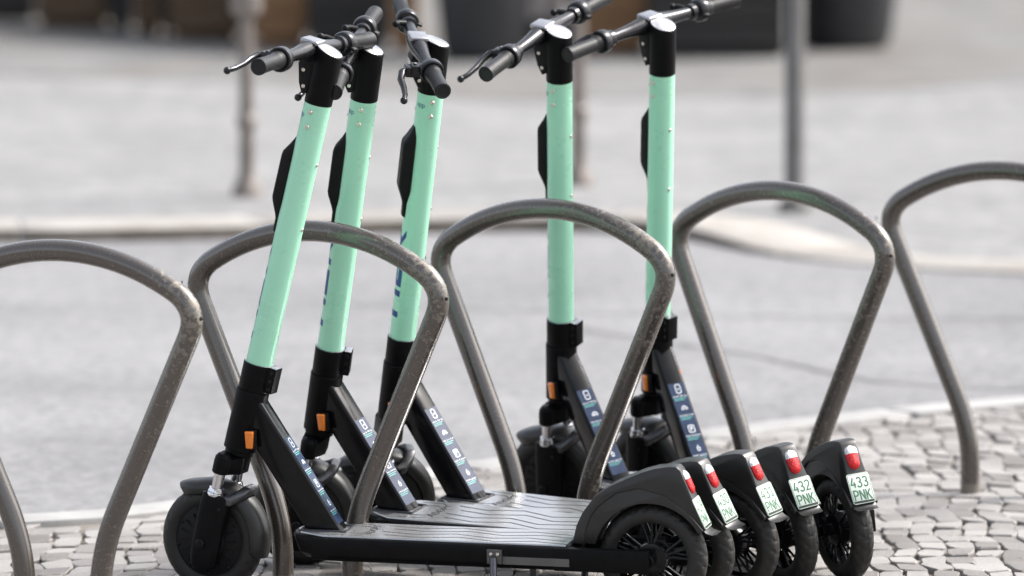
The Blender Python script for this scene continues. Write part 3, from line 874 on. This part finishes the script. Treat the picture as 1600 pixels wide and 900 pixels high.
M['dark_face'] = ground_mat('dark_brown_granite', (.050, .038, .028), (.17, .145, .12), 4, 40, .85, .4)
kerb_line('far_kerb_face', [Vector((p.x, p.y-.004)) for p in FK if p.x < 1.1], .003, lambda x: drop(x)-.006, -.3, 'dark_face', length=1.0, gap=.014, side=1, jz=.001)  # thin dark brown slab laid over the road side of the far kerb
M['shade_toned_paving'] = ground_mat('paving_shade_tone', (.10, .10, .10), (.19, .189, .187), 3., 30, .85, .4, ((.86, .82, .77), (.9, .5, 1)))  # paving darkened in its colour to imitate shade from building and trees
strip('shade_toned_paving', [Vector(q_) for q_ in ((-40, 30.2), (-2.6, 30.0), (-1.2, 29.4), (0, 28.3), (1.2, 28.6), (2.2, 29.4), (40, 36))], 60, FZ, -.3, 'shade_toned_paving')
kerb_line('far_kerb', FK, .36, drop, -.3, 'kerb_face', length=1.0, gap=.010, side=1, jz=.003)

# ------------------------------------------------------------------ background street furniture
def gp(u, v, z=FZ):
    """point of the pavement seen at photo pixel (u, v), used for laying out positions"""
    c, s = math.cos(PITCH), math.sin(PITCH); a, b = (u-800)/FPX, -(v-450)/FPX
    d = Vector((a, c+b*s, -s+b*c)); t_ = (z-CAM_H)/d.z
    return Vector((d.x*t_, d.y*t_, z))
M['post'] = mat('post_paint', (.18, .155, .138), .5, .3, var=.3, vscale=9)
M['signpost'] = mat('galvanised_post', (.13, .125, .12), .5, .5, var=.2, vscale=6)
M['wood'] = mat('planter_wood', (.085, .050, .025), .7, var=.35, vscale=4)
M['wood2'] = mat('planter_oak', (.20, .105, .045), .65, var=.3, vscale=4)
M['dark'] = mat('dark_stain_and_gap_shade', (.012, .010, .009), .6, var=.3, vscale=5)  # colour of the black boxes, also the imitated shade in gap fillers
M['pot'] = mat('pot_grey', (.020, .020, .022), .55, var=.25, vscale=4)
M['soil'] = mat('soil', (.03, .022, .016), .95, var=.4, vscale=30)
M['pale'] = mat('pale_concrete', (.52, .46, .43), .8, var=.1, vscale=8)
M['wall'] = mat('plaster', (.20, .17, .145), .85, var=.15, vscale=1.5)
M['glass'] = mat('window_glass', (.02, .022, .025), .08, spec=.6)
M['leaf'] = mat('shrub_leaf', (.045, .085, .028), .6, var=.4, vscale=20)

def bollard(u, v, lab):
    p = gp(u, v); r = bpy.data.objects.new('bollard', None); C.objects.link(r); r.location = p
    q = MB(); q.lathe([(.056, -.02), (.056, .02), (.044, .045), (.031, .07), (.0285, .10), (.028, .245), (.036, .255), (.039, .272), (.036, .29), (.0275, .30), (.026, .655), (.042, .665), (.060, .685), (.060, .75), (.040, .77), (.03, .78)], 28, None, 0, (True, True))
    q.build('post', 'post', r)
    q = MB(); q.lathe([(max(.001, .046*math.sin(math.pi*i/12)), .82-.046*math.cos(math.pi*i/12)) for i in range(13)], 24, None, 0, (True, True)); q.build('finial', 'post', r)
    return tag(r, lab, 'bollard', 'brown cast bollards on the far pavement')
bollard(386, 305, 'slim brown bollard with collars, left of all the scooters on the far pavement')
bollard(904, 288, 'slim brown bollard half hidden behind the mint stem of scooter 432')
p = gp(1241, 322)
r_ = bpy.data.objects.new('sign_post', None); C.objects.link(r_); r_.location = p
q = MB(); q.lathe([(.060, -.02), (.060, .01), (.040, .02), (.0365, .03), (.0365, 3.0)], 24, None, 0, (True, True)); q.build('post', 'signpost', r_)
q = MB(); q.cyl(.039, 3.0, 3.02, 24); q.build('post_cap', 'signpost', r_)
tag(r_, 'plain grey steel sign post behind the right-hand rack arch', 'post')

def crate(u0, u1, v, depth, h, mk, lab, rz=0., grp='timber planter boxes along the terrace'):
    a, b = gp(u0, v), gp(u1, v); w = (b-a).length; o = (a+b)/2
    r = bpy.data.objects.new('planter_box', None); C.objects.link(r); r.location = o; r.rotation_euler = (0, 0, rz)
    q = MB(); k = max(3, round(h/.14)); bh = (h-.06)/k
    for i in range(k):
        z0 = .05+i*bh
        q.box(-w/2, w/2, 0, .028, z0, z0+bh-.006); q.box(-w/2, w/2, depth-.028, depth, z0, z0+bh-.006)
        q.box(-w/2, -w/2+.028, .029, depth-.029, z0, z0+bh-.006); q.box(w/2-.028, w/2, .029, depth-.029, z0, z0+bh-.006)
    q.build('boards', mk, r, bevel=.003, seg=1)
    q = MB(); q.box(-w/2-.02, w/2+.02, -.02, depth+.02, h-.008, h+.025); q.build('rim', mk, r, bevel=.004, seg=1)
    q = MB(); q.box(-w/2+.02, w/2-.02, .04, depth-.04, -.004, .049); q.build('base', mk, r)
    q = MB(); rnd = random.Random(int(u0))
    for i in range(420):                           # low box hedge: small leaves through the volume
        c = Vector((rnd.uniform(-w/2+.02, w/2-.02), rnd.uniform(.03, depth-.03), h+.04+rnd.random()**.8*.38*(1-.5*abs(rnd.uniform(-1, 1)))))
        d1 = Vector((rnd.gauss(0, 1), rnd.gauss(0, 1), rnd.gauss(0, 1))).normalized(); d2 = d1.orthogonal().normalized()
        q.add([c-d1*.03, c+d2*.014, c+d1*.03, c-d2*.014], [(0, 1, 2, 3)])
    q.build('shrub', 'leaf', r)
    return tag(r, lab, 'planter', grp)
for args in (  # black boxes left of the tan oak one fill gaps with imitated shade
    (-46, 54, 33, .5, .62, 'dark', 'added black box imitating a shaded gap at the far left corner of the street'),
    (57, 166, 44, .5, .62, 'wood', 'brown timber planter box between two black gap fillers, far left'),
    (169, 206, 48, .5, .70, 'dark', 'narrow added black box imitating the shaded gap between brown planters, left background'),
    (209, 250, 56, .5, .62, 'wood', 'narrow brown timber planter box right of the slim black gap filler'),
    (264, 372, 64, .5, .62, 'wood', 'wide brown timber planter box directly left of the slim bollard'),
    (252, 262, 62, .5, .62, 'dark', 'thin added black box imitating the shaded gap between two brown planters'),
    (374, 394, 70, .5, .62, 'dark', 'narrow added black box imitating a shaded gap straight behind the slim bollard'),
    (396, 478, 74, .5, .66, 'wood2', 'tan oak planter box directly right of the slim bollard'),
    (482, 607, 78, .6, .80, 'dark', 'broad black planter box behind the two left handlebars'),
    (610, 652, 82, .3, .75, 'wood2', 'narrow oak planter box beside the grey round pot'),
    (900, 1010, 86, .4, .75, 'wood2', 'oak planter box showing between the two right-hand stems'),
    (1013, 1226, 90, .6, .80, 'dark', 'black planter box behind the farthest handlebar')):
    crate(*args)
def pot(u, v, rb, rt, h, lab):
    p = gp(u, v); r = bpy.data.objects.new('round_planter', None); C.objects.link(r); r.location = (p.x, p.y+rb, p.z)
    q = MB(); q.lathe([(rb*.80, 0), (rb*.93, .015), (rb, .06), (rb+(rt-rb)*.45, h*.45), (rt*.97, h*.9), (rt, h*.93), (rt, h), (rt-.05, h), (rt-.06, h-.08)], 48, None, 0, (True, False)); q.build('pot', 'pot', r)
    q = MB(); q.lathe([(rt-.055, h-.07), (.001, h-.04)], 32); q.build('soil', 'soil', r)
    q = MB(); rnd = random.Random(int(u))
    for i in range(1500):
        d = Vector((rnd.gauss(0, 1), rnd.gauss(0, 1), rnd.gauss(0, 1))).normalized()*rnd.random()**.4*rt*.95
        c = Vector((d.x, d.y, h+rt*.7+d.z*.8)); d1 = Vector((rnd.gauss(0, 1), rnd.gauss(0, 1), rnd.gauss(0, 1))).normalized(); d2 = d1.orthogonal().normalized()
        q.add([c-d1*.035, c+d2*.016, c+d1*.035, c-d2*.016], [(0, 1, 2, 3)])
    q.tube([(0, 0, h-.06), (.01, 0, h+rt*.5)], [.02, .012], 8)
    q.build('shrub', 'leaf', r)
    return tag(r, lab, 'planter', 'big round dark planters')
pot(756, 97, .205, .27, .75, 'big dark grey round planter behind the third handlebar')
pot(1326, 79, .225, .30, .75, 'big black round planter right of the sign post')
p = gp(860, 82)
r_ = bpy.data.objects.new('stone_pillar', None); C.objects.link(r_); r_.location = p
q = MB(); q.box(-.115, .115, 0, .30, -.004, .16); q.build('base', 'dark', r_, bevel=.01)
q = MB(); q.box(-.10, .06, .03, .20, .161, .62); q.box(-.12, .08, .01, .22, .621, .66); q.build('shaft', 'pale', r_, bevel=.01)
tag(r_, 'pale stone pillar on a dark base, just above the middle rack arch in the background', 'pillar')

# building across the street
bl = bpy.data.objects.new('building', None); C.objects.link(bl); bl.location = (0, 46, FZ)
q = MB(); q.box(-30, 30, 0, 9, 0, 7.2); q.build('wall', 'wall', bl)
q = MB(); q.box(-30, 30, -.06, -.003, .0, .7); q.build('plinth', 'pot', bl, bevel=.01, seg=1)
q = MB(); q.prism([(-30.4, 7.203), (30.4, 7.203), (30.4, 7.5), (-30.4, 7.5)], 4.9, 0, 4.5); q.build('cornice', 'pale', bl)
for fl in range(2):
    for i in range(-9, 10):
        x, z = i*3.0, 1.2+fl*3.1
        q = MB(); q.box(x-.72, x+.72, -.07, -.003, z-.08, z+1.95); w_ = q.build('window', 'pale', bl)
        q = MB(); q.box(x-.62, x+.62, -.085, -.072, z+.02, z+1.85); q.build('pane', 'glass', w_)
tag(bl, 'plastered two-storey building with rows of windows across the street', 'building')
